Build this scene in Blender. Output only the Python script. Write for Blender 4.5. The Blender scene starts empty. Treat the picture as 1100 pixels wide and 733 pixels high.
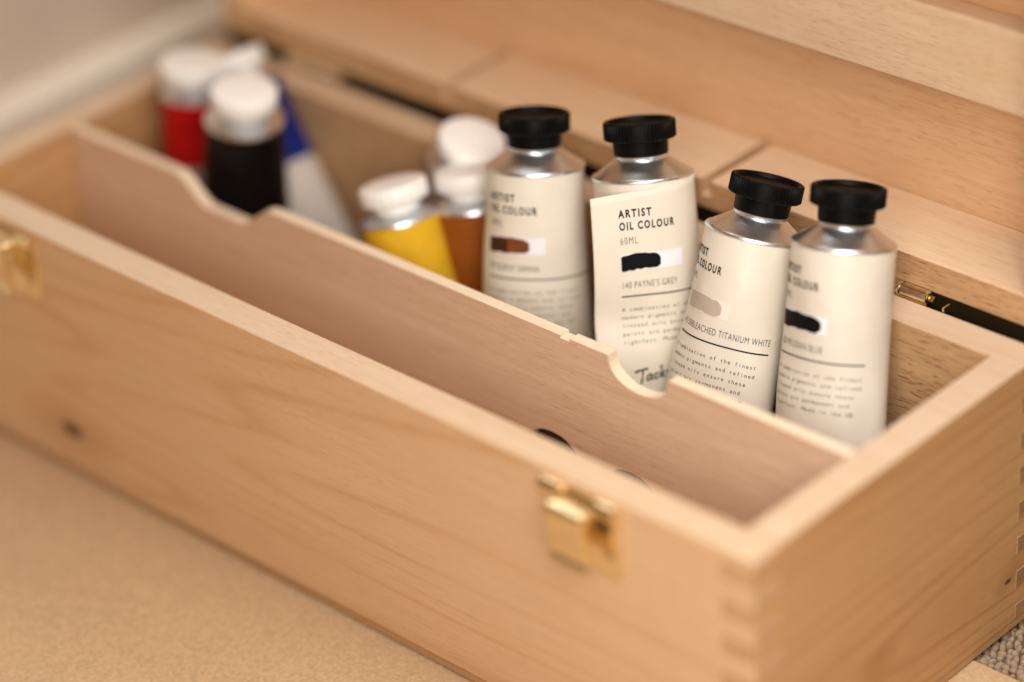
import bpy, bmesh, math, random
from mathutils import Vector, Matrix
from mathutils.geometry import tessellate_polygon
random.seed(7)
PI = math.pi
SC = bpy.context.scene
COL = SC.collection

# ------------------------------------------------------------------ helpers
def link(o, parent=None):
    COL.objects.link(o)
    if parent is not None:
        o.parent = parent
    return o

def mesh_obj(name, verts, faces, mats, parent=None, smooth=False, fmat=None, bevel=0, seg=2):
    me = bpy.data.meshes.new(name)
    me.from_pydata([tuple(v) for v in verts], [], faces)
    me.validate()
    if not isinstance(mats, (list, tuple)):
        mats = [mats]
    for m in mats:
        me.materials.append(m)
    for i, p in enumerate(me.polygons):
        p.use_smooth = smooth
        if fmat:
            p.material_index = fmat(p, i)
    me.update()
    o = bpy.data.objects.new(name, me)
    if bevel:
        b = o.modifiers.new('bevel', 'BEVEL')
        b.width = bevel; b.segments = seg; b.limit_method = 'ANGLE'; b.angle_limit = math.radians(40)
        b.harden_normals = False
    return link(o, parent)

def box_vf(x0, x1, y0, y1, z0, z1, off=0):
    v = [(x0,y0,z0),(x1,y0,z0),(x1,y1,z0),(x0,y1,z0),(x0,y0,z1),(x1,y0,z1),(x1,y1,z1),(x0,y1,z1)]
    f = [(0,3,2,1),(4,5,6,7),(0,1,5,4),(1,2,6,5),(2,3,7,6),(3,0,4,7)]
    return v, [tuple(i+off for i in q) for q in f]

def box(name, x0, x1, y0, y1, z0, z1, m, parent=None, bevel=.0005, **k):
    v, f = box_vf(x0, x1, y0, y1, z0, z1)
    return mesh_obj(name, v, f, m, parent, bevel=bevel, **k)

def prism(name, loops, axis, a0, a1, m, parent=None, bevel=.0004, fmat=None):
    """loops: outline (ccw) + holes in the two other axes; extruded along axis from a0 to a1"""
    def P(u, v, w):
        return {0: (w, u, v), 1: (u, w, v), 2: (u, v, w)}[axis]
    pts = [p for l in loops for p in l]
    n = len(pts)
    verts = [P(u, v, a0) for u, v in pts] + [P(u, v, a1) for u, v in pts]
    bm = bmesh.new()
    bv = [bm.verts.new(v) for v in verts]
    if len(loops) == 1:
        bm.faces.new(bv[:n]); bm.faces.new(bv[n:][::-1])
    else:
        for t in tessellate_polygon([[Vector((u, v, 0)) for u, v in l] for l in loops]):
            bm.faces.new([bv[i] for i in t]); bm.faces.new([bv[i+n] for i in t][::-1])
    s = 0
    for l in loops:
        k = len(l)
        for i in range(k):
            a, b = s+i, s+(i+1) % k
            bm.faces.new((bv[a], bv[b], bv[b+n], bv[a+n]))
        s += k
    bmesh.ops.recalc_face_normals(bm, faces=bm.faces)
    me = bpy.data.meshes.new(name); bm.to_mesh(me); bm.free()
    for mm in (m if isinstance(m, (list, tuple)) else [m]):
        me.materials.append(mm)
    if fmat:
        for i, p in enumerate(me.polygons):
            p.material_index = fmat(p, i)
    o = bpy.data.objects.new(name, me)
    if bevel:
        b = o.modifiers.new('bevel', 'BEVEL'); b.width = bevel; b.segments = 2
        b.limit_method = 'ANGLE'; b.angle_limit = math.radians(50)
    return link(o, parent)

def lathe(name, prof, m, parent=None, seg=64, rfun=None, fmat=None, smooth=True, M=None):
    verts, faces = [], []
    for i, (r, z) in enumerate(prof):
        for j in range(seg):
            a = 2*PI*j/seg
            rr = r if rfun is None else rfun(i, j, r)
            verts.append(Vector((rr*math.cos(a), rr*math.sin(a), z)))
    for i in range(len(prof)-1):
        for j in range(seg):
            k = (j+1) % seg
            faces.append((i*seg+j, i*seg+k, (i+1)*seg+k, (i+1)*seg+j))
    faces.append(tuple(range(seg))[::-1])
    faces.append(tuple((len(prof)-1)*seg+j for j in range(seg)))
    if M is not None:
        verts = [M @ v for v in verts]
    o = mesh_obj(name, verts, faces, m, parent, smooth=smooth, fmat=fmat)
    if smooth:
        sharp_edges(o, 38)
    return o

def sharp_edges(o, deg):
    me = o.data
    bm = bmesh.new(); bm.from_mesh(me)
    for e in bm.edges:
        if len(e.link_faces) == 2 and e.calc_face_angle(0) > math.radians(deg):
            e.smooth = False
    bm.to_mesh(me); bm.free()

def empty(name, loc=(0,0,0), parent=None):
    o = bpy.data.objects.new(name, None); o.location = loc; o.empty_display_size = .02
    return link(o, parent)

def tag(o, label=None, cat=None, group=None, kind=None):
    if label: o['label'] = label
    if cat: o['category'] = cat
    if group: o['group'] = group
    if kind: o['kind'] = kind
    return o

# ------------------------------------------------------------------ materials
def newmat(name):
    m = bpy.data.materials.new(name); m.use_nodes = True
    nt = m.node_tree
    return m, nt, nt.nodes['Principled BSDF']

def simple(name, col, rough=.5, metal=0, spec=.5, noise=0, nscale=200, bump=0, bscale=400, coat=0, sss=0):
    m, nt, b = newmat(name)
    b.inputs['Base Color'].default_value = (*col, 1)
    b.inputs['Roughness'].default_value = rough
    b.inputs['Metallic'].default_value = metal
    b.inputs['Specular IOR Level'].default_value = spec
    if coat: b.inputs['Coat Weight'].default_value = coat
    tc = nt.nodes.new('ShaderNodeTexCoord')
    if noise:
        n = nt.nodes.new('ShaderNodeTexNoise'); n.inputs['Scale'].default_value = nscale; n.inputs['Detail'].default_value = 5
        nt.links.new(tc.outputs['Object'], n.inputs['Vector'])
        r = nt.nodes.new('ShaderNodeMapRange'); r.inputs[1].default_value = .3; r.inputs[2].default_value = .7
        r.inputs[3].default_value = 1-noise; r.inputs[4].default_value = 1+noise
        nt.links.new(n.outputs[0], r.inputs[0])
        v = nt.nodes.new('ShaderNodeVectorMath'); v.operation = 'SCALE'; v.inputs[0].default_value = col
        nt.links.new(r.outputs[0], v.inputs['Scale']); nt.links.new(v.outputs[0], b.inputs['Base Color'])
        r2 = nt.nodes.new('ShaderNodeMapRange'); r2.inputs[3].default_value = max(.05, rough-noise*.6); r2.inputs[4].default_value = min(1, rough+noise*.6)
        nt.links.new(n.outputs[0], r2.inputs[0]); nt.links.new(r2.outputs[0], b.inputs['Roughness'])
    if bump:
        n = nt.nodes.new('ShaderNodeTexNoise'); n.inputs['Scale'].default_value = bscale; n.inputs['Detail'].default_value = 4
        nt.links.new(tc.outputs['Object'], n.inputs['Vector'])
        bp = nt.nodes.new('ShaderNodeBump'); bp.inputs['Strength'].default_value = 1; bp.inputs['Distance'].default_value = bump
        nt.links.new(n.outputs[0], bp.inputs['Height']); nt.links.new(bp.outputs[0], b.inputs['Normal'])
    return m

def wood(name, col, dark, axis=0, ring=.5, fleck=.5, fibre=.4, rough=.5, knots=(), seed=0., ringscale=1., fleck_w=1.0, bump=.00006):
    """beech: growth lines, fibre streaks, short dark flecks along 'axis'"""
    m, nt, b = newmat(name)
    N, Lk = nt.nodes.new, nt.links.new
    tc = N('ShaderNodeTexCoord')
    def mapped(along, across, off=0.):
        mp = N('ShaderNodeMapping')
        s = [across]*3; s[axis] = along
        mp.inputs['Scale'].default_value = s
        mp.inputs['Location'].default_value = (seed+off, seed*1.7+off, seed*.6+off)
        Lk(tc.outputs['Object'], mp.inputs['Vector'])
        return mp.outputs[0]
    def noise(vec, scale=1, det=3, rgh=.5, dist=0):
        n = N('ShaderNodeTexNoise'); n.inputs['Scale'].default_value = scale; n.inputs['Detail'].default_value = det
        n.inputs['Roughness'].default_value = rgh; n.inputs['Distortion'].default_value = dist
        Lk(vec, n.inputs['Vector']); return n.outputs[0]
    def mth(op, a, bb=None, c=None):
        n = N('ShaderNodeMath'); n.operation = op
        for i, x in enumerate((a, bb, c)):
            if x is None: continue
            if isinstance(x, (int, float)): n.inputs[i].default_value = x
            else: Lk(x, n.inputs[i])
        return n.outputs[0]
    def rng(x, a, bb, c=0, d=1):
        n = N('ShaderNodeMapRange'); n.inputs[1].default_value = a; n.inputs[2].default_value = bb
        n.inputs[3].default_value = c; n.inputs[4].default_value = d; Lk(x, n.inputs[0]); return n.outputs[0]
    # growth lines: contours of a soft stretched field
    fld = noise(mapped(1.1*ringscale, 17*ringscale), 1, 1.2, .4, .15)
    s = mth('SINE', mth('MULTIPLY', fld, 120))
    lines = mth('POWER', rng(s, -1, 1), 7.0)
    lmod = noise(mapped(6, 60, 3.1), 1, 2)
    lines = mth('MULTIPLY', lines, rng(lmod, .3, .7, .1, 1))
    big = noise(mapped(2.5, 9, 7.7), 1, 2)
    fib = noise(mapped(45, 900, 1.3), 1, 4, .6)
    fib2 = noise(mapped(14, 260, 5.3), 1, 3, .6)
    fl = noise(mapped(170, 1500*fleck_w, 9.1), 1, 2, .5)
    fl = rng(fl, .56, .68)
    f1 = mth('MULTIPLY', lines, ring)
    f2 = mth('MULTIPLY', rng(fib, .3, .7), fibre*.55)
    f3 = mth('MULTIPLY', rng(fib2, .3, .7), fibre*.45)
    f4 = mth('MULTIPLY', fl, fleck)
    f5 = mth('MULTIPLY', rng(big, .3, .7), .35)
    tot = mth('ADD', mth('ADD', mth('ADD', f1, f2), mth('ADD', f3, f4)), f5)
    mix = N('ShaderNodeMix'); mix.data_type = 'RGBA'; mix.clamp_factor = True
    mix.inputs[6].default_value = (*col, 1); mix.inputs[7].default_value = (*dark, 1)
    Lk(tot, mix.inputs[0])
    out = mix.outputs[2]
    for (kx, ky, kz, kr) in knots:
        d = N('ShaderNodeVectorMath'); d.operation = 'SUBTRACT'; Lk(tc.outputs['Object'], d.inputs[0]); d.inputs[1].default_value = (kx, ky, kz)
        sc = N('ShaderNodeVectorMath'); sc.operation = 'MULTIPLY'; Lk(d.outputs[0], sc.inputs[0])
        v = [1, 1, 1]; v[axis] = .5; sc.inputs[1].default_value = v
        ln = N('ShaderNodeVectorMath'); ln.operation = 'LENGTH'; Lk(sc.outputs[0], ln.inputs[0])
        for (r0, r1, amt, c) in ((kr*5, kr*.8, .45, (dark[0]*.75, dark[1]*.6, dark[2]*.5)), (kr*1.15, kr*.6, .9, (.05, .02, .008))):
            k = rng(ln.outputs['Value'], r0, r1, 0, amt)
            mx = N('ShaderNodeMix'); mx.data_type = 'RGBA'; mx.clamp_factor = True
            Lk(k, mx.inputs[0]); Lk(out, mx.inputs[6]); mx.inputs[7].default_value = (*c, 1)
            out = mx.outputs[2]
    Lk(out, b.inputs['Base Color'])
    b.inputs['Roughness'].default_value = rough
    Lk(rng(fib2, .3, .7, rough-.06, rough+.1), b.inputs['Roughness'])
    bp = N('ShaderNodeBump'); bp.inputs['Distance'].default_value = bump
    Lk(mth('SUBTRACT', fib, mth('MULTIPLY', fl, .8)), bp.inputs['Height']); Lk(bp.outputs[0], b.inputs['Normal'])
    return m

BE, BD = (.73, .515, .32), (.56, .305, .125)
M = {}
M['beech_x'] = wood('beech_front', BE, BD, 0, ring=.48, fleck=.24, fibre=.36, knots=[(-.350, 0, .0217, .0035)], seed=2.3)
M['beech_x2'] = wood('beech_back_shaded', (.72, .46, .24), (.30, .14, .055), 0, ring=.15, fleck=.55, fibre=.35, seed=5.1)  # same beech, made oranger: shade inside the box put into its colour
M['beech_y'] = wood('beech_side_shaded', (.58, .355, .17), (.38, .18, .06), 1, ring=.42, fleck=.15, fibre=.3, knots=[(0, .1408, .0234, .0011)], seed=8.2)  # same beech, darkened: the end face's weaker light is in the colour
M['beech_rim_lit'] = wood('beech_rim_lit', (.66, .52, .385), (.48, .30, .15), 0, ring=.2, fleck=.2, fibre=.35, seed=9.3)  # pale copy of the wall beech, light on the top faces painted in
M['beech_lid'] = wood('beech_lid', (.80, .615, .435), BD, 0, ring=.2, fleck=.2, fibre=.35, seed=3.7)
M['beech_lid_z'] = wood('beech_lid_side', (.74, .51, .31), BD, 2, ring=.2, fleck=.4, fibre=.35, seed=1.7)
M['batten'] = wood('beech_batten', (.82, .65, .46), (.52, .31, .15), 0, ring=.12, fleck=.3, fibre=.4, seed=11.7)
M['end'] = wood('beech_end_grain', (.66, .455, .28), (.48, .28, .14), 1, ring=.2, fleck=.5, fibre=.7, seed=4.4)
M['ply'] = wood('plywood_face', (.87, .65, .47), (.58, .34, .19), 0, ring=.05, fleck=.22, fibre=.55, seed=6.4, fleck_w=1.2)
M['ply_edge'] = wood('plywood_edge', (.84, .72, .56), (.60, .42, .25), 0, ring=.0, fleck=.15, fibre=.3, seed=6.9)
M['ply_lid'] = wood('plywood_lid', (.73, .46, .265), (.48, .245, .10), 0, ring=.12, fleck=.28, fibre=.5, seed=14.4, fleck_w=.8)
M['base'] = wood('plywood_base', (.58, .37, .19), (.36, .19, .08), 0, ring=.1, fleck=.2, fibre=.5, seed=16.4)
M['nickel'] = simple('worn_nickel', (.80, .72, .60), .22, 1, noise=.15, nscale=400)
M['end_dark'] = wood('beech_end_grain_dark', (.48, .29, .14), (.26, .13, .05), 1, ring=.2, fleck=.5, fibre=.8, seed=4.9)
M['dark_brown'] = simple('hole_shade_brown', (.05, .02, .009), .9)  # near-black brown standing for the shade inside the finger holes
M['dark'] = simple('gap_shade', (.018, .012, .006), 1, spec=0)  # near-black standing for the shade in the lid gap
M['brass'] = simple('polished_brass', (.90, .77, .50), .19, 1, noise=.10, nscale=300)
M['brass_dull'] = simple('aged_brass', (.50, .34, .14), .32, 1, noise=.25, nscale=400)
M['alu'] = simple('brushed_aluminium', (.80, .85, .90), .31, 1, noise=.07, nscale=900, bump=.00001, bscale=700)
M['alu_dull'] = simple('dull_aluminium', (.62, .61, .60), .5, .7, noise=.1, nscale=700)
M['cap'] = simple('black_plastic', (.0025, .0025, .0025), .42, spec=.10, noise=.25, nscale=500, bump=.00002, bscale=2500)
M['whitecap'] = simple('white_plastic', (.88, .87, .83), .42, noise=.03, nscale=200)
M['label'] = simple('cream_label', (.73, .675, .575), .38, noise=.035, nscale=60, bump=.00055, bscale=42)
M['paper'] = simple('cream_paper', (.73, .67, .56), .6, noise=.03, nscale=90, bump=.00008, bscale=140)
M['ink'] = simple('black_ink', (.008, .008, .008), .7, spec=.12)
M['ink_soft'] = simple('grey_brown_ink', (.07, .055, .043), .7, spec=.15)
M['cream_ink'] = simple('cream_ink', (.78, .73, .65), .5)
M['white_ink'] = simple('white_ink', (.80, .80, .84), .5)
M['sw_black'] = simple('black_paint_swatch', (.004, .004, .005), .6, spec=.12)
M['sw_sienna'] = simple('sienna_paint_swatch', (.15, .04, .008), .45, noise=.5, nscale=90)
M['sw_umber'] = simple('umber_paint_swatch', (.045, .014, .004), .45)
M['sw_titan'] = simple('pale_grey_paint_swatch', (.47, .40, .32), .5, noise=.06, nscale=250)
M['white_body'] = simple('shaded_white_body', (.55, .49, .43), .4, noise=.03)  # white toned down, the shadow on these tubes put into the colour
M['board'] = simple('kraft_board', (.52, .35, .20), .75, noise=.16, nscale=700, bump=.00012, bscale=900)
M['carpet'] = simple('carpet_backing', (.16, .12, .08), .95, noise=.3, nscale=300, bump=.001, bscale=400)
M['yarn'] = simple('carpet_yarn', (.34, .245, .16), .95, noise=.18, nscale=900, bump=.0003, bscale=2500)
M['skirting'] = simple('skirting_paint', (.80, .73, .63), .45, noise=.02, nscale=30)
M['wall'] = simple('wall_paint', (.56, .47, .37), .8, noise=.03, nscale=20)

# ------------------------------------------------------------------ setting
H, W, L, T = .11, .1597, .4262, .0138
fl = box('carpet', -.9, 1.2, -1.2, 1.6, -.03, -.006, M['carpet'], bevel=0); tag(fl, kind='structure')
bd = box('cardboard_sheet', -1.1, .75, -1.0, .122, -.0045, -.0006, M['board'], bevel=.0003); tag(bd, kind='structure')
tag(bd, 'smooth sandy brown board lying under the front of the wooden box', 'board')
del bd['kind']
wl = box('wall', -.62, -.515, -1.2, 1.6, -.006, .36, M['wall'], bevel=0); tag(wl, kind='structure')
sk = prism('skirting_board', [[(-.5145, -.0058), (-.5, -.0058), (-.5, .073), (-.503, .079), (-.5145, .079)]], 1, -1.2, 1.6, M['skirting'], bevel=.0006)
tag(sk, kind='structure')
# carpet loops: uncountable woolly bobbles
def loops():
    ic = bmesh.new(); bmesh.ops.create_icosphere(ic, subdivisions=2, radius=1)
    iv = [v.co.copy() for v in ic.verts]; ic.verts.index_update(); ifc = [tuple(v.index for v in f.verts) for f in ic.faces]; ic.free()
    V, F = [], []
    rnd = random.Random(3)
    for i in range(42):
        for j in range(34):
            x = -.045+i*.0031+(j % 2)*.0015+rnd.uniform(-.0005, .0005)
            y = .1245+j*.0028+rnd.uniform(-.0005, .0005)
            sx, sy, sz = rnd.uniform(.0012, .0021), rnd.uniform(.0010, .0016), rnd.uniform(.0014, .0028)
            R = Matrix.Rotation(rnd.uniform(0, 6.28), 3, 'Z') @ Matrix.Rotation(rnd.uniform(-.5, .5), 3, 'X')
            o = len(V)
            for c in iv:
                V.append(R @ Vector((c.x*sx, c.y*sy, c.z*sz)) + Vector((x, y, -.0052+rnd.uniform(0, .0002))))
            F += [tuple(k+o for k in f) for f in ifc]
    o = mesh_obj('carpet_loops', V, F, M['yarn'], smooth=True)
    tag(o, 'beige looped wool carpet pile behind the board', 'carpet', kind='stuff')
loops()

# ------------------------------------------------------------------ the box
root = empty('wooden_art_box', (0, 0, 0))
tag(root, 'open beech wood artist box with brass latches holding paint tubes', 'wooden box')
ZB = .004
def intervals(side):
    cuts = [0, .0043]
    k = .0043
    while k+.00735 < H-ZB-.003:
        k += .00735; cuts.append(k)
    cuts.append(H-ZB)
    out = []
    for i in range(len(cuts)-1):
        out.append((H-cuts[i+1], H-cuts[i], i % 2 == 1))   # True: belongs to the side wall
    return out
IV = intervals(0)
def finger_outline(u0, u1, t, mine):
    """outline with fingers at both ends; where not mine the end is set back by t"""
    right = []
    for z0, z1, s in reversed(IV):       # bottom to top
        x = u1 if s == mine else u1-t
        right += [(x, z0), (x, z1)]
    left = []
    for z0, z1, s in IV:                 # top to bottom
        x = u0 if s == mine else u0+t
        left += [(x, z1), (x, z0)]
    pts = right+left
    out = []
    for p in pts:
        if not out or (abs(out[-1][0]-p[0]) > 1e-7 or abs(out[-1][1]-p[1]) > 1e-7):
            out.append(p)
    return out
endx = lambda p, i: 1 if abs(p.normal.x) > .9 else (2 if p.normal.z > .9 and p.center.z > H-.001 else 0)
endy = lambda p, i: 1 if abs(p.normal.y) > .9 else (2 if p.normal.z > .9 and p.center.z > H-.001 else 0)
prism('front_wall', [finger_outline(-L, 0, T, False)], 1, 0, T, [M['beech_x'], M['end'], M['beech_rim_lit']], root, fmat=endx, bevel=.0005)
prism('back_wall', [finger_outline(-L, 0, T, False)], 1, W-T, W, [M['beech_x2'], M['end_dark'], M['beech_rim_lit']], root, fmat=endx, bevel=.00025)
e = .00006
prism('side_wall', [finger_outline(e, W-e, T-e, True)], 0, -T+e, -e*2, [M['beech_y'], M['end'], M['beech_rim_lit']], root, fmat=endy, bevel=.0003)
prism('side_wall', [finger_outline(e, W-e, T-e, True)], 0, -L+e*2, -L+T-e, [M['beech_y'], M['end'], M['beech_rim_lit']], root, fmat=endy, bevel=.0003)
box('base_panel', -L+.0006, -.0006, .0006, W-.0006, 0, ZB-.0002, M['base'], root, bevel=.0003)

# partition: plywood with two scooped dips, a small slot and two finger holes
PY0, PY1, PT = .0667, .0714, H-.0004
def partition():
    pts = [(-L+T+.0003, ZB+.0002), (-T-.0003, ZB+.0002), (-T-.0003, PT)]
    def dip(xr, xl, depth, soft):
        n = 16; w = xr-xl
        if soft:
            for i in range(25):
                t = i/24
                x = xr-t*w
                pr = min(1, t/.34); pl = min(1, (1-t)/.33)
                f = (.5-.5*math.cos(pr*PI))*(.5-.5*math.cos(pl*PI))
                pts.append((x, PT-depth*f))
        else:
            for i in range(n+1):
                a = PI*i/n
                pts.append((xr-w*(.5-.5*math.cos(a)), PT-depth*math.sin(a)**.8))
    dip(-.0915, -.1195, .0108, False)
    pts.extend([(-.1375, PT), (-.1375, PT-.0012), (-.142, PT-.0012), (-.142, PT)])
    dip(-.2925, -.348, .0106, True)
    pts.append((-L+T+.0003, PT))
    def hole(cx, cz, rx, rz):
        return [(cx+rx*math.copysign(abs(math.cos(a))**.8, math.cos(a)), cz+rz*math.sin(a)) for a in [-2*PI*i/28 for i in range(28)]]
    def fm(p, i):
        return 1 if abs(p.normal.y) < .5 else 0
    p = prism('partition', [pts, hole(-.1490, .0524, .0135, .0137), hole(-.1110, .0502, .0135, .0135)], 1, PY0, PY1, [M['ply'], M['ply_edge']], root, bevel=.0002, fmat=fm)
    box('hole_shade', -.172, -.090, PY1+.0002, PY1+.0008, .036, .072, M['dark_brown'], p, bevel=0)  # added sheet, not a real part: makes the holes look dark inside
partition()

# latches on the front wall
def latch(cx):
    v, f = [], []
    w, z0, z1 = .0165, .0790, .1075
    out = []
    r = .003
    for (ax, az, a0) in ((cx+w-r, z0+r, -PI/2), (cx+w-r, z1-r, 0), (cx-w+r, z1-r, PI/2), (cx-w+r, z0+r, PI)):
        for i in range(6):
            a = a0+PI/2*i/5
            out.append((ax+r*math.cos(a), az+r*math.sin(a)))
    pl = prism('latch', [out], 1, -.0014, -.00005, M['brass'], root, bevel=.0004)
    # rolled knuckles at the top
    def roll(name, xa, xb, yc, zc, rr, m=M['brass']):
        Mx = Matrix.Translation((xa, yc, zc)) @ Matrix.Rotation(PI/2, 4, 'Y')
        return lathe(name, [(rr*.7, 0), (rr, .0006), (rr, xb-xa-.0006), (rr*.7, xb-xa)], m, pl, seg=28, M=Mx)
    roll('knuckle', cx-.0165, cx-.0075, -.0026, .1060, .0027)
    roll('knuckle', cx+.0075, cx+.0165, -.0026, .1060, .0027)
    roll('pin', cx-.0078, cx+.0078, -.0022, .1062, .0009, M['brass_dull'])
    # lever: curled tongue that stands off the plate
    prof = []
    for i in range(9):
        a = PI*.95 - PI*1.0*i/8
        prof.append((-.0058-.0020*math.cos(a)*-1, .1035+.0022*math.sin(a)))
    yz = [(-.0036, .1020), (-.0042, .1044), (-.0048, .1050), (-.0096, .1051), (-.0104, .1046), (-.0108, .1030), (-.0102, .0960), (-.0086, .0890), (-.0084, .0855), (-.0094, .0832),
          (-.0086, .0824), (-.0068, .0843), (-.0064, .0885), (-.0074, .0960), (-.0084, .1010), (-.0060, .1024), (-.0046, .1018)]
    lw = .0075
    prism('lever', [[(y, z) for y, z in yz]], 0, cx-.0085, cx+.0075, M['brass'], pl, bevel=.0003)
    for sx in (-1, 1):
        for zz in (.0885,):
            lathe('rivet', [(.0019, 0), (.0018, .0005), (.0010, .0009)], M['brass_dull'], pl, seg=20,
                  M=Matrix.Translation((cx+sx*.0118, -.0013, zz)) @ Matrix.Rotation(PI/2, 4, 'X'))
latch(-.0715)
latch(-.3705)

# ------------------------------------------------------------------ lid, folded back 90 degrees
LY0 = W+.0056          # plane of the lid rim
LZ0, LZ1 = .1127, .1250  # hinged wall of the lid, now lying flat
LP = .2025             # inner face of the lid panel
LTOP = LZ0+W
lid = box('lid', -L, 0, LP, LP+.004, LZ0, LTOP, M['ply_lid'], root, bevel=.0004)
def grooved():
    pts = [(-L, LZ0), (0, LZ0), (0, LZ1)]
    for gx in (-.1565, -.2925):
        g = .0022
        pts.extend([(gx+g, LZ1), (gx+g, LZ1-.007), (gx-g, LZ1-.007), (gx-g, LZ1)])
    pts.append((-L, LZ1))
    return prism('hinged_wall', [pts], 1, LY0, LP-.0002, [M['beech_lid'], M['beech_x2'], M['end']], lid, bevel=.0006,
                 fmat=lambda p, i: 1 if p.normal.y < -.9 else (2 if abs(p.normal.x) > .9 else 0))
grooved()
box('side_wall', -T, -.0002, LY0+.0002, LP-.0003, LZ1+.0002, LTOP-T-.0002, M['beech_lid_z'], lid, bevel=.0006)
box('side_wall', -L+.0002, -L+T, LY0+.0002, LP-.0003, LZ1+.0002, LTOP-T-.0002, M['beech_lid_z'], lid, bevel=.0006)
box('front_wall', -L, 0, LY0, LP-.0003, LTOP-T, LTOP, M['beech_lid'], lid, bevel=.0006)
box('batten', -L+T+.0003, -T-.0003, LP-.0105, LP-.0003, .1765, .2085, M['batten'], lid, bevel=.0007)

def hinge(x1, length):
    yc, zc, r = W+.0028, .1118, .0026
    n = 3
    leaf = box('hinge', x1-length, x1+.0005, W+.0001, W+.0006, .095, .1108, M['brass_dull'], root, bevel=0)
    seg = length/n
    for i in range(n):
        Mx = Matrix.Translation((x1-(i+1)*seg+.0003, yc, zc)) @ Matrix.Rotation(PI/2, 4, 'Y')
        lathe('knuckle', [(r*.8, 0), (r, .0004), (r, seg-.001), (r*.8, seg-.0006)], M['nickel'], leaf, seg=28, M=Mx)
    lathe('pin', [(.0011, 0), (.0013, .0003), (.0013, .0016), (.0008, .0021)], M['brass_dull'], leaf, seg=16,
          M=Matrix.Translation((x1, yc, zc)) @ Matrix.Rotation(PI/2, 4, 'Y'))
    box('leaf', x1+.0074, x1+.0080, W+.0003, LY0-.0002, .1085, .1117, M['brass'], leaf, bevel=0)
box('gap_shade_strip', -L+.002, -.002, LY0-.0002, LY0+.003, .098, .1126, M['dark'], root, bevel=0)  # added strip, no hinge part: paints the shade in the gap below the lid
hinge(-.0514, .036)
hinge(-.353, .030)

# ------------------------------------------------------------------ tubes
class Tube:
    def __init__(s, Lb, r, seed, e=1.7):
        s.L, s.r, s.e = Lb, r, e
        rnd = random.Random(seed)
        s.d = [(rnd.uniform(-1.6, 1.6), rnd.uniform(.015, Lb*.75), rnd.uniform(.25, .6), rnd.uniform(.008, .02), rnd.uniform(-.0012, .0006)) for _ in range(11)]
        s.tab = {}
    def ab(s, t):
        k = min(1, max(0, t/s.L))**s.e
        a = s.r*(1+(PI/2-1)*k)
        b = max(.0009, s.r*(1-k**1.15))
        return a, b
    def point(s, phi, t, off=0):
        a, b = s.ab(t)
        x, y = a*math.sin(phi), -b*math.cos(phi)
        nx, ny = b*math.sin(phi), -a*math.cos(phi)
        l = math.hypot(nx, ny) or 1
        nx, ny = nx/l, ny/l
        d = 0
        if t > .004:
            w = min(1, (t-.004)/.008)
            for (p, q, sp, sq, am) in s.d:
                dp = (phi-p+PI) % (2*PI)-PI
                d += am*math.exp(-(dp/sp)**2-((t-q)/sq)**2)
            d *= w*min(1, b/s.r)
        return Vector((x+nx*(off+d), y+ny*(off+d), s.L-t))
    def phi(s, u, t):
        key = round(t, 3)
        if key not in s.tab:
            a, b = s.ab(key); n = 120; acc = [0]
            for i in range(n):
                p0, p1 = PI*i/n, PI*(i+1)/n
                acc.append(acc[-1]+math.hypot(a*(math.sin(p1)-math.sin(p0)), b*(math.cos(p1)-math.cos(p0))))
            s.tab[key] = acc
        acc = s.tab[key]; n = 120
        au = min(abs(u), acc[-1]*.999)
        lo, hi = 0, n
        while hi-lo > 1:
            m = (lo+hi)//2
            if acc[m] <= au: lo = m
            else: hi = m
        ph = PI*(lo+(au-acc[lo])/(acc[hi]-acc[lo]))/n
        return math.copysign(ph, u)
    def P(s, u, t, off):
        return s.point(s.phi(u, t), t, off)
    def body(s, parent, mats, band=None):
        n = 72; zs = []
        t = 0
        while t < s.L-1e-6:
            zs.append(t); t += .0035
        zs.append(s.L)
        if band: zs = sorted(set(zs+[band, band+.0004]))
        V, F, MI = [], [], []
        for t in zs:
            for j in range(n):
                V.append(s.point(2*PI*j/n, t))
        for i in range(len(zs)-1):
            for j in range(n):
                k = (j+1) % n
                F.append((i*n+j, (i+1)*n+j, (i+1)*n+k, i*n+k))
                MI.append(1 if band and zs[i] >= band else 0)
        F.append(tuple((len(zs)-1)*n+j for j in range(n)))
        MI.append(MI[-1])
        return mesh_obj('body', V, F, mats, parent, smooth=True, fmat=lambda p, i: MI[min(i, len(MI)-1)])

def cap_mesh(parent, z0, m, R=.0134, rc=.0102, knurl=True, name='cap'):
    seg = 240
    prof = [(rc-.0006, 0), (rc-.0002, .0002), (rc+.0001, .0055), (R-.0006, .0057), (R, .0062), (R, .0117), (R-.0003, .0122), (R-.0008, .0124),
            (R-.0014, .0123), (R-.0018, .0118), (R-.0021, .0108), (R*.5, .0105), (.0015, .0101), (.0003, .0100)]
    prof = [(r, z0+z) for r, z in prof]
    def rf(i, j, r):
        if knurl and i in (3, 4, 5, 6):
            return r-(.00042 if (j % 4) in (2, 3) else 0)
        return r
    return lathe(name, prof, m, parent, seg=seg, rfun=rf)

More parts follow.
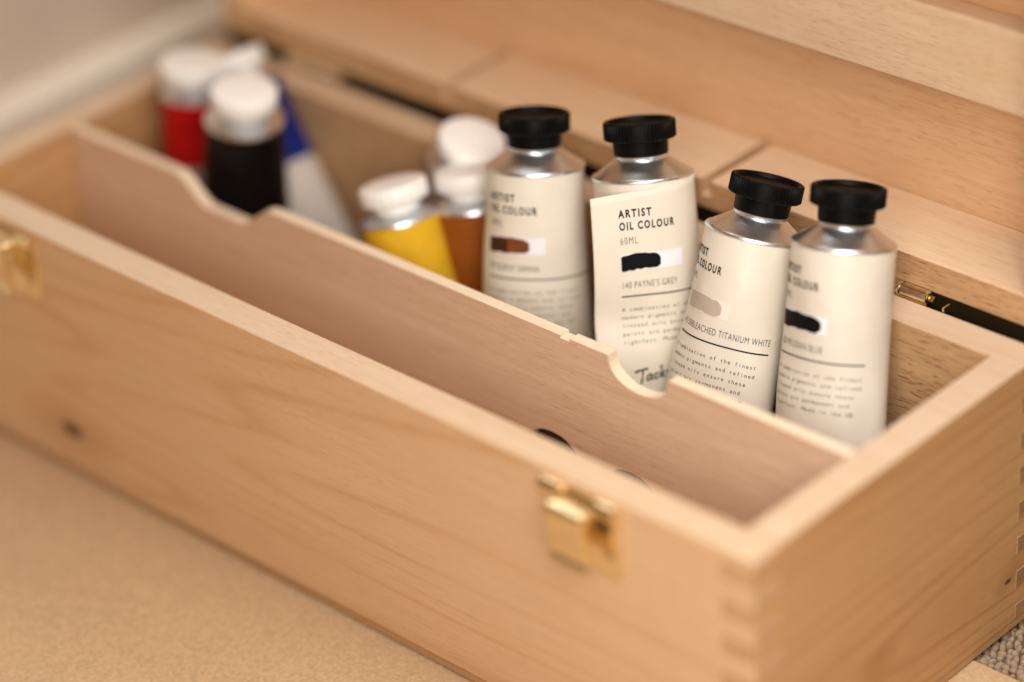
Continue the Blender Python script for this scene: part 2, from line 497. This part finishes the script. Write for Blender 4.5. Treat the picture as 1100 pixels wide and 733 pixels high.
def text_mesh(string, size, xs=1.0, offset=0, mono=None, align='LEFT', tracking=1.0):
    """list of (verts2d, faces)"""
    out_v, out_f = [], []
    def add(st, dx):
        c = bpy.data.curves.new('lettering_source', 'FONT'); c.body = st; c.size = size; c.offset = offset
        c.resolution_u = 3; c.space_character = tracking; c.fill_mode = 'FRONT'
        c.align_x = 'CENTER' if mono else 'LEFT'
        o = bpy.data.objects.new('lettering_source', c); COL.objects.link(o)
        dg = bpy.context.evaluated_depsgraph_get(); dg.update()
        me = bpy.data.meshes.new_from_object(o.evaluated_get(dg))
        b = len(out_v)
        for v in me.vertices: out_v.append((v.co.x*xs+dx, v.co.y))
        for p in me.polygons: out_f.append(tuple(i+b for i in p.vertices))
        bpy.data.objects.remove(o); bpy.data.curves.remove(c); bpy.data.meshes.remove(me)
    if mono:
        for i, ch in enumerate(string):
            if ch != ' ': add(ch, (i+.5)*mono)
    else:
        add(string, 0)
    return out_v, out_f

CACHE = {}
PARA = ['A combination of the finest', 'modern pigments and refined', 'linseed oils ensure these', 'paints are permanent and', 'lightfast. Made in the UK.']
SIGN = [[(0, .9), (.9, 1.0), (1.4, .95)], [(.85, 1.0), (.8, .4), (.65, -.1), (.3, -.2), (.05, .05)],
        [(1.75, .42), (1.45, .45), (1.25, .15), (1.45, 0), (1.7, .2), (1.78, .42), (1.75, .08), (1.95, .02)],
        [(2.5, .38), (2.2, .42), (2.05, .15), (2.25, 0), (2.55, .1)], [(2.8, 1.05), (2.75, .5), (2.7, 0)], [(3.15, .5), (2.75, .22), (3.2, 0)],
        [(3.75, .42), (3.45, .42), (3.5, .25), (3.75, .15), (3.65, 0), (3.35, .02)], [(4.2, .42), (3.98, .25), (4.05, .03), (4.3, .08), (4.38, .3), (4.2, .42)],
        [(4.65, .4), (4.6, 0)], [(4.62, .25), (4.85, .42), (5.0, .3), (5.0, 0)], [(5.25, .95), (5.2, .75)], [(5.75, .42), (5.45, .42), (5.5, .25), (5.75, .15), (5.65, 0), (5.3, .02)]]
def oil_label(fP, parent, u0, shift, name, swmat, swseed, hs=0, pitch=.00305, long=None, sign=True, rule=None, sw=.0147, two=False):
    """print on the curved face: fP(u, t, off) -> point; u from the left text margin"""
    def lay(nm, items, m, off):
        V, F = [], []
        for (v2, f2, du, t) in items:
            b = len(V)
            for (x, y) in v2: V.append(fP(u0+du+x, t-y+shift, off))
            F += [tuple(i+b for i in f) for f in f2]
        return mesh_obj(nm, V, F, m, parent)
    def get(k, *a, **kw):
        if k not in CACHE: CACHE[k] = text_mesh(*a, **kw)
        return CACHE[k]
    bold = [(*get('ar', 'ARTIST', .0040, .74, .00013, tracking=1.36), hs, .0100), (*get('oc', 'OIL COLOUR', .0040, .67, .00013, tracking=1.36), hs, .0146)]
    lay('heading', bold, M['ink'], .00014)
    lay('volume_text', [(*get('60', '60ML', .0038, .66, -.00004, tracking=1.25), hs, .0199)], M['ink_soft'], .00014)
    nm = text_mesh(name, .0036, .0384/ (.0036*.62*29) if False else .60, -.00003, tracking=1.12)
    # scale the name to its measured width
    wd = max(x for x, y in nm[0]); want = long or .00131*len(name)
    nm = ([(x*want/wd, y) for x, y in nm[0]], nm[1])
    lay('colour_name', [(*nm, 0, .0366)], M['ink_soft'] if 'UNB' not in name else M['ink'], .00014)
    items = []
    for i, ln in enumerate(PARA):
        items.append((*get('p%d' % i, ln, .0021, .95, 0, mono=.00137), 0, .0455+i*pitch))
    lay('paragraph', items, M['ink_soft'] if 'UNB' not in name else M['ink'], .00014)
    def strip(nm, ua, ub, lo, hi, m, off, n=40):
        V, F = [], []
        for i in range(n+1):
            u = ua+(ub-ua)*i/n
            a, b = lo(i/n), hi(i/n)
            for k in range(5):
                V.append(fP(u0+u, shift+a+(b-a)*k/4, off))
        for i in range(n):
            for k in range(4):
                F.append((i*5+k, i*5+k+1, (i+1)*5+k+1, (i+1)*5+k))
        return mesh_obj(nm, V, F, m, parent, smooth=True)
    strip('rule', 0, rule or long or .0378, lambda x: .0394, lambda x: .03995, M['ink'] if 'UNB' in name else M['ink_soft'], .00014)
    strip('swatch_field', 0, .0235, lambda x: .0236, lambda x: .0300, M['white_ink'] if 'UNB' not in name else M['cream_ink'], .00008)
    rs = random.Random(swseed); k1 = [rs.uniform(-.0004, .0004) for _ in range(12)]; k2 = [rs.uniform(-.0004, .0004) for _ in range(12)]
    def ip(k, x): q = x*10; i = int(q); return k[i]+(k[i+1]-k[i])*(.5-.5*math.cos(PI*(q-i)))
    j1 = [ip(k1, q/40) for q in range(41)]; j2 = [ip(k2, q/40) for q in range(41)]
    def rnd_end(x): return .0016*(max(0, (x-.86)/.14)**2+.35*max(0, (.04-x)/.04)**2)
    strip('swatch', .0001, sw, lambda x: .0243+j1[int(x*40)]*.6-.0006*math.sin(x*3)+rnd_end(x), lambda x: .0303+j2[int(x*40)]*.6-.0008*math.sin(x*2.5)-rnd_end(x), swmat, .00018)
    if two: strip('swatch_shade', .0001, sw*.52, lambda x: .0246-.0002*math.sin(x*3), lambda x: .0298-.0004*math.sin(x*2.5), M['sw_umber'], .00024)
    # handwritten name at the foot
    if not sign: return
    V, F = [], []
    for st in SIGN:
        pts = []
        for i in range(len(st)-1):
            for k in range(4):
                t = k/4
                p0 = st[max(0, i-1)]; p1 = st[i]; p2 = st[i+1]; p3 = st[min(len(st)-1, i+2)]
                pts.append(tuple(.5*(2*p1[c]+(p2[c]-p0[c])*t+(2*p0[c]-5*p1[c]+4*p2[c]-p3[c])*t*t+(-p0[c]+3*p1[c]-3*p2[c]+p3[c])*t**3) for c in (0, 1)))
        pts.append(st[-1])
        b = len(V); n = len(pts)
        for i, (x, y) in enumerate(pts):
            x1, y1 = pts[min(n-1, i+1)]; x0, y0 = pts[max(0, i-1)]
            dx, dy = x1-x0, y1-y0; l = math.hypot(dx, dy) or 1
            w = .075*(1+.4*math.sin(i*1.3))
            for sg in (-1, 1):
                xx = (x-dy/l*w*sg)*.0038; yy = (y+dx/l*w*sg)*.0046
                V.append(fP(u0+.0035+xx, shift+.0725-yy-xx*.08, .00014))
        for i in range(n-1): F.append((b+2*i, b+2*i+1, b+2*i+3, b+2*i+2))
    mesh_obj('signature', V, F, M['ink'], parent)

def frame(ob, base, axis, az):
    z = Vector(axis).normalized()
    f = Vector((math.cos(math.radians(az)), math.sin(math.radians(az)), 0))
    f = (f-z*f.dot(z)).normalized()
    y = -f; x = y.cross(z)
    m = Matrix((x, y, z)).transposed().to_4x4(); m.translation = Vector(base)
    ob.matrix_world = m

def oil_tube(base, axis, az, Lb, name, swmat, seed, label, paper=False, **kw):
    Lb -= .001
    rt = empty('paint_tube'); tag(rt, label, 'paint tube', 'black capped paint tubes leaning in the right end of the box')
    frame(rt, base, axis, az)
    tb = Tube(Lb, .0184, seed)
    body = tb.body(rt, [M['label']])
    r = .0184
    lathe('shoulder', [(r-.0001, Lb-.0005), (r+.00035, Lb-.0002), (r+.0004, Lb+.0003), (r+.0001, Lb+.0008), (r-.0008, Lb+.0012), (.0128, Lb+.0044), (.0106, Lb+.0060), (.0100, Lb+.0064),
                       (.0096, Lb+.0066), (.0098, Lb+.0069), (.0099, Lb+.0077), (.0094, Lb+.0079), (.0090, Lb+.0095)], [M['alu'], M['alu_dull']], rt, seg=96, fmat=lambda p, i: 1 if p.center.z > Lb+.0078 else 0)
    c = cap_mesh(rt, Lb+.0083-.0004, M['cap'])
    if paper:
        # a paper label wrapped loosely: its left flap stands off in a flat tangent
        uc = -.0055
        def fP(u, t, off):
            if u >= uc: return tb.P(u, t, .00035+off)
            p = tb.P(uc, t, .00035+off); q = tb.P(uc+.0004, t, .00035+off)
            d = (p-q).normalized()
            curl = (u-uc)**2*4.0
            n = Vector((d.y, -d.x, 0))
            return p+d*(uc-u)-n*curl*0
        uu = [-.0285+i*.0012 for i in range(54)]
        V, F = [], []
        tt = [.0022+i*.003 for i in range(32)]
        for u in uu:
            for t in tt: V.append(fP(u, t-(u+.008)*.08, 0))
        n = len(tt)
        for i in range(len(uu)-1):
            for k in range(n-1): F.append((i*n+k, i*n+k+1, (i+1)*n+k+1, (i+1)*n+k))
        lb = mesh_obj('label', V, F, M['paper'], rt, smooth=True)
        so = lb.modifiers.new('thick', 'SOLIDIFY'); so.thickness = .00022; so.offset = -1
        tag(lb, 'loose paper label with its left edge standing off the tube')
        oil_label(fP, lb, -.0185, .0018, name, swmat, seed, **kw)
    else:
        oil_label(tb.P, body, -.0190, 0, name, swmat, seed, **kw)
    return rt

T1 = oil_tube((-.1830, .0920, .005), (-.1420, .2150, .966), -50, .1360, '107 BURNT SIENNA', M['sw_sienna'], 11,
              'cream paint tube with brown swatch, furthest left of the four black capped tubes', rule=.046, sw=.0175, two=True, sign=False)
T2 = oil_tube((-.1275, .1035, .005), (-.232, .218, .948), -22, .1425, "140 PAYNE'S GREY", M['sw_black'], 12,
              "cream paint tube with loose paper label reading Payne's Grey", paper=True)
T3 = oil_tube((-.1072, .0831, .005), (-.013, .391, .920), -80, .1376, '142 UNBLEACHED TITANIUM WHITE', M['sw_titan'], 13,
              'cream paint tube with pale beige swatch reading Unbleached Titanium White', hs=-.003, pitch=.0034, long=.0408, sw=.0205)
T4 = oil_tube((-.0519, .0937, .005), (-.126, .306, .944), -79, .1436, '138 PRUSSIAN BLUE', M['sw_black'], 14,
              'cream paint tube with black swatch reading Prussian Blue, nearest the box end', hs=-.001, pitch=.0032, sw=.0212, sign=False)

def small_tube(base, captop, az, col, label, seed, total=None, band=.030, shcol='alu', bodymat=None, rad=.0156):
    base, captop = Vector(base), Vector(captop)
    ax = (captop-base); full = ax.length; ax.normalize()
    if total: base = captop-ax*total; full = total
    Lb = full-.0145
    rt = empty('paint_tube'); tag(rt, label, 'paint tube', 'white capped paint tubes standing further along the box')
    frame(rt, base, ax, az)
    tb = Tube(Lb, rad, seed, 1.25)
    cm = simple(label.split()[0]+'_tube_band', col, .45, spec=.25, noise=.04)
    tb.body(rt, [cm, bodymat or M['white_body']], band=band)
    r = rad
    sm = M['alu'] if shcol == 'alu' else M['whitecap']
    lathe('shoulder', [(r-.0001, Lb-.0005), (r+.0004, Lb-.0001), (r+.0002, Lb+.0008), (r-.0006, Lb+.0012), (.0100, Lb+.0032), (.0088, Lb+.0038), (.0088, Lb+.0060)], sm, rt, seg=64)
    z = Lb+.0026; R_ = .0134
    lathe('cap', [(.0080, z), (.0088, z+.0002), (.0092, z+.0042), (R_-.0006, z+.0046), (R_, z+.0052), (R_, z+.0104), (R_-.0006, z+.0112), (R_-.002, z+.0116), (.006, z+.0119), (.001, z+.0119)],
          M['whitecap'], rt, seg=96, rfun=lambda i, j, r: r-(.0003 if i in (4, 5) and j % 4 > 1 else 0))
    return rt
small_tube((-0.2224, 0.0915, .005), (-0.2587, 0.0997, 0.1198), -45, (.70, .41, .02), 'yellow paint tube with white cap tilted far to the left', 21, rad=.0156, band=.2, shcol='alu')
small_tube((-0.2157, 0.1111, .005), (-0.2405, 0.1232, 0.1216), -45, (.27, .075, .008), 'orange brown paint tube with white cap beside the cream tubes', 22, band=.2, shcol='alu')
small_tube((-0.2878, 0.1323, .005), (-0.2521, 0.1388, 0.1252), -45, (.34, .25, .19), 'dull brown paint tube with white cap behind the yellow and orange ones', 23, band=.2, shcol='alu')
small_tube((-0.3550, 0.0980, .005), (-0.3374, 0.0980, 0.1371), -45, (.004, .003, .003), 'black banded paint tube with white cap behind the left dip', 24, band=.041)
small_tube((-0.3932, 0.1104, .005), (-0.3890, 0.1146, 0.1285), -45, (.50, .006, .006), 'red banded paint tube with white cap in the far corner', 25, rad=.0130, band=.031)
small_tube((-0.3199, 0.1246, .005), (-0.3859, 0.1330, 0.1247), -45, (.002, .012, .15), 'blue banded white paint tube leaning behind the black one', 26, band=.036)

# ------------------------------------------------------------------ camera
cam = bpy.data.cameras.new('camera'); co = bpy.data.objects.new('camera', cam); COL.objects.link(co)
r = Vector((.73033780, .68040559, -.06045600)); u = Vector((-.31395646, .41295898, .85492468)); f = Vector((-.60666138, .60540326, -.51521729))
m = Matrix((r, u, -f)).transposed().to_4x4(); m.translation = Vector((.49690906, -.59515976, .66148131))
co.matrix_world = m
cam.sensor_width = 36; cam.lens = 106.366; cam.clip_start = .01; cam.clip_end = 50
cam.dof.use_dof = True; cam.dof.focus_distance = 1.082; cam.dof.aperture_fstop = 2.1; cam.dof.aperture_blades = 0
SC.camera = co

# ------------------------------------------------------------------ light
w = bpy.data.worlds.new('World'); SC.world = w; w.use_nodes = True
bg = w.node_tree.nodes['Background']; bg.inputs[0].default_value = (1, .46, .17, 1); bg.inputs[1].default_value = .20
def area(name, loc, target, size, power, col, sy=None):
    l = bpy.data.lights.new(name, 'AREA'); l.energy = power; l.color = col; l.shape = 'RECTANGLE'; l.size = size; l.size_y = sy or size
    o = bpy.data.objects.new(name, l); COL.objects.link(o); o.location = loc
    o.rotation_euler = (Vector(target)-Vector(loc)).to_track_quat('-Z', 'Y').to_euler()
area('window_light', (.24, -.32, .44), (-.03, .05, .08), .36, 3.5, (1, .95, .89), .36)
area('overhead_window', (.16, .02, .68), (.02, .04, .10), .34, 3.0, (1, .965, .92), .34)
area('far_window', (-.44, .52, .74), (0, 0, .11), .45, 3.6, (1, .95, .88), .5)
SC.view_settings.view_transform = 'Standard'; SC.view_settings.look = 'None'; SC.view_settings.exposure = 0; SC.view_settings.gamma = 1
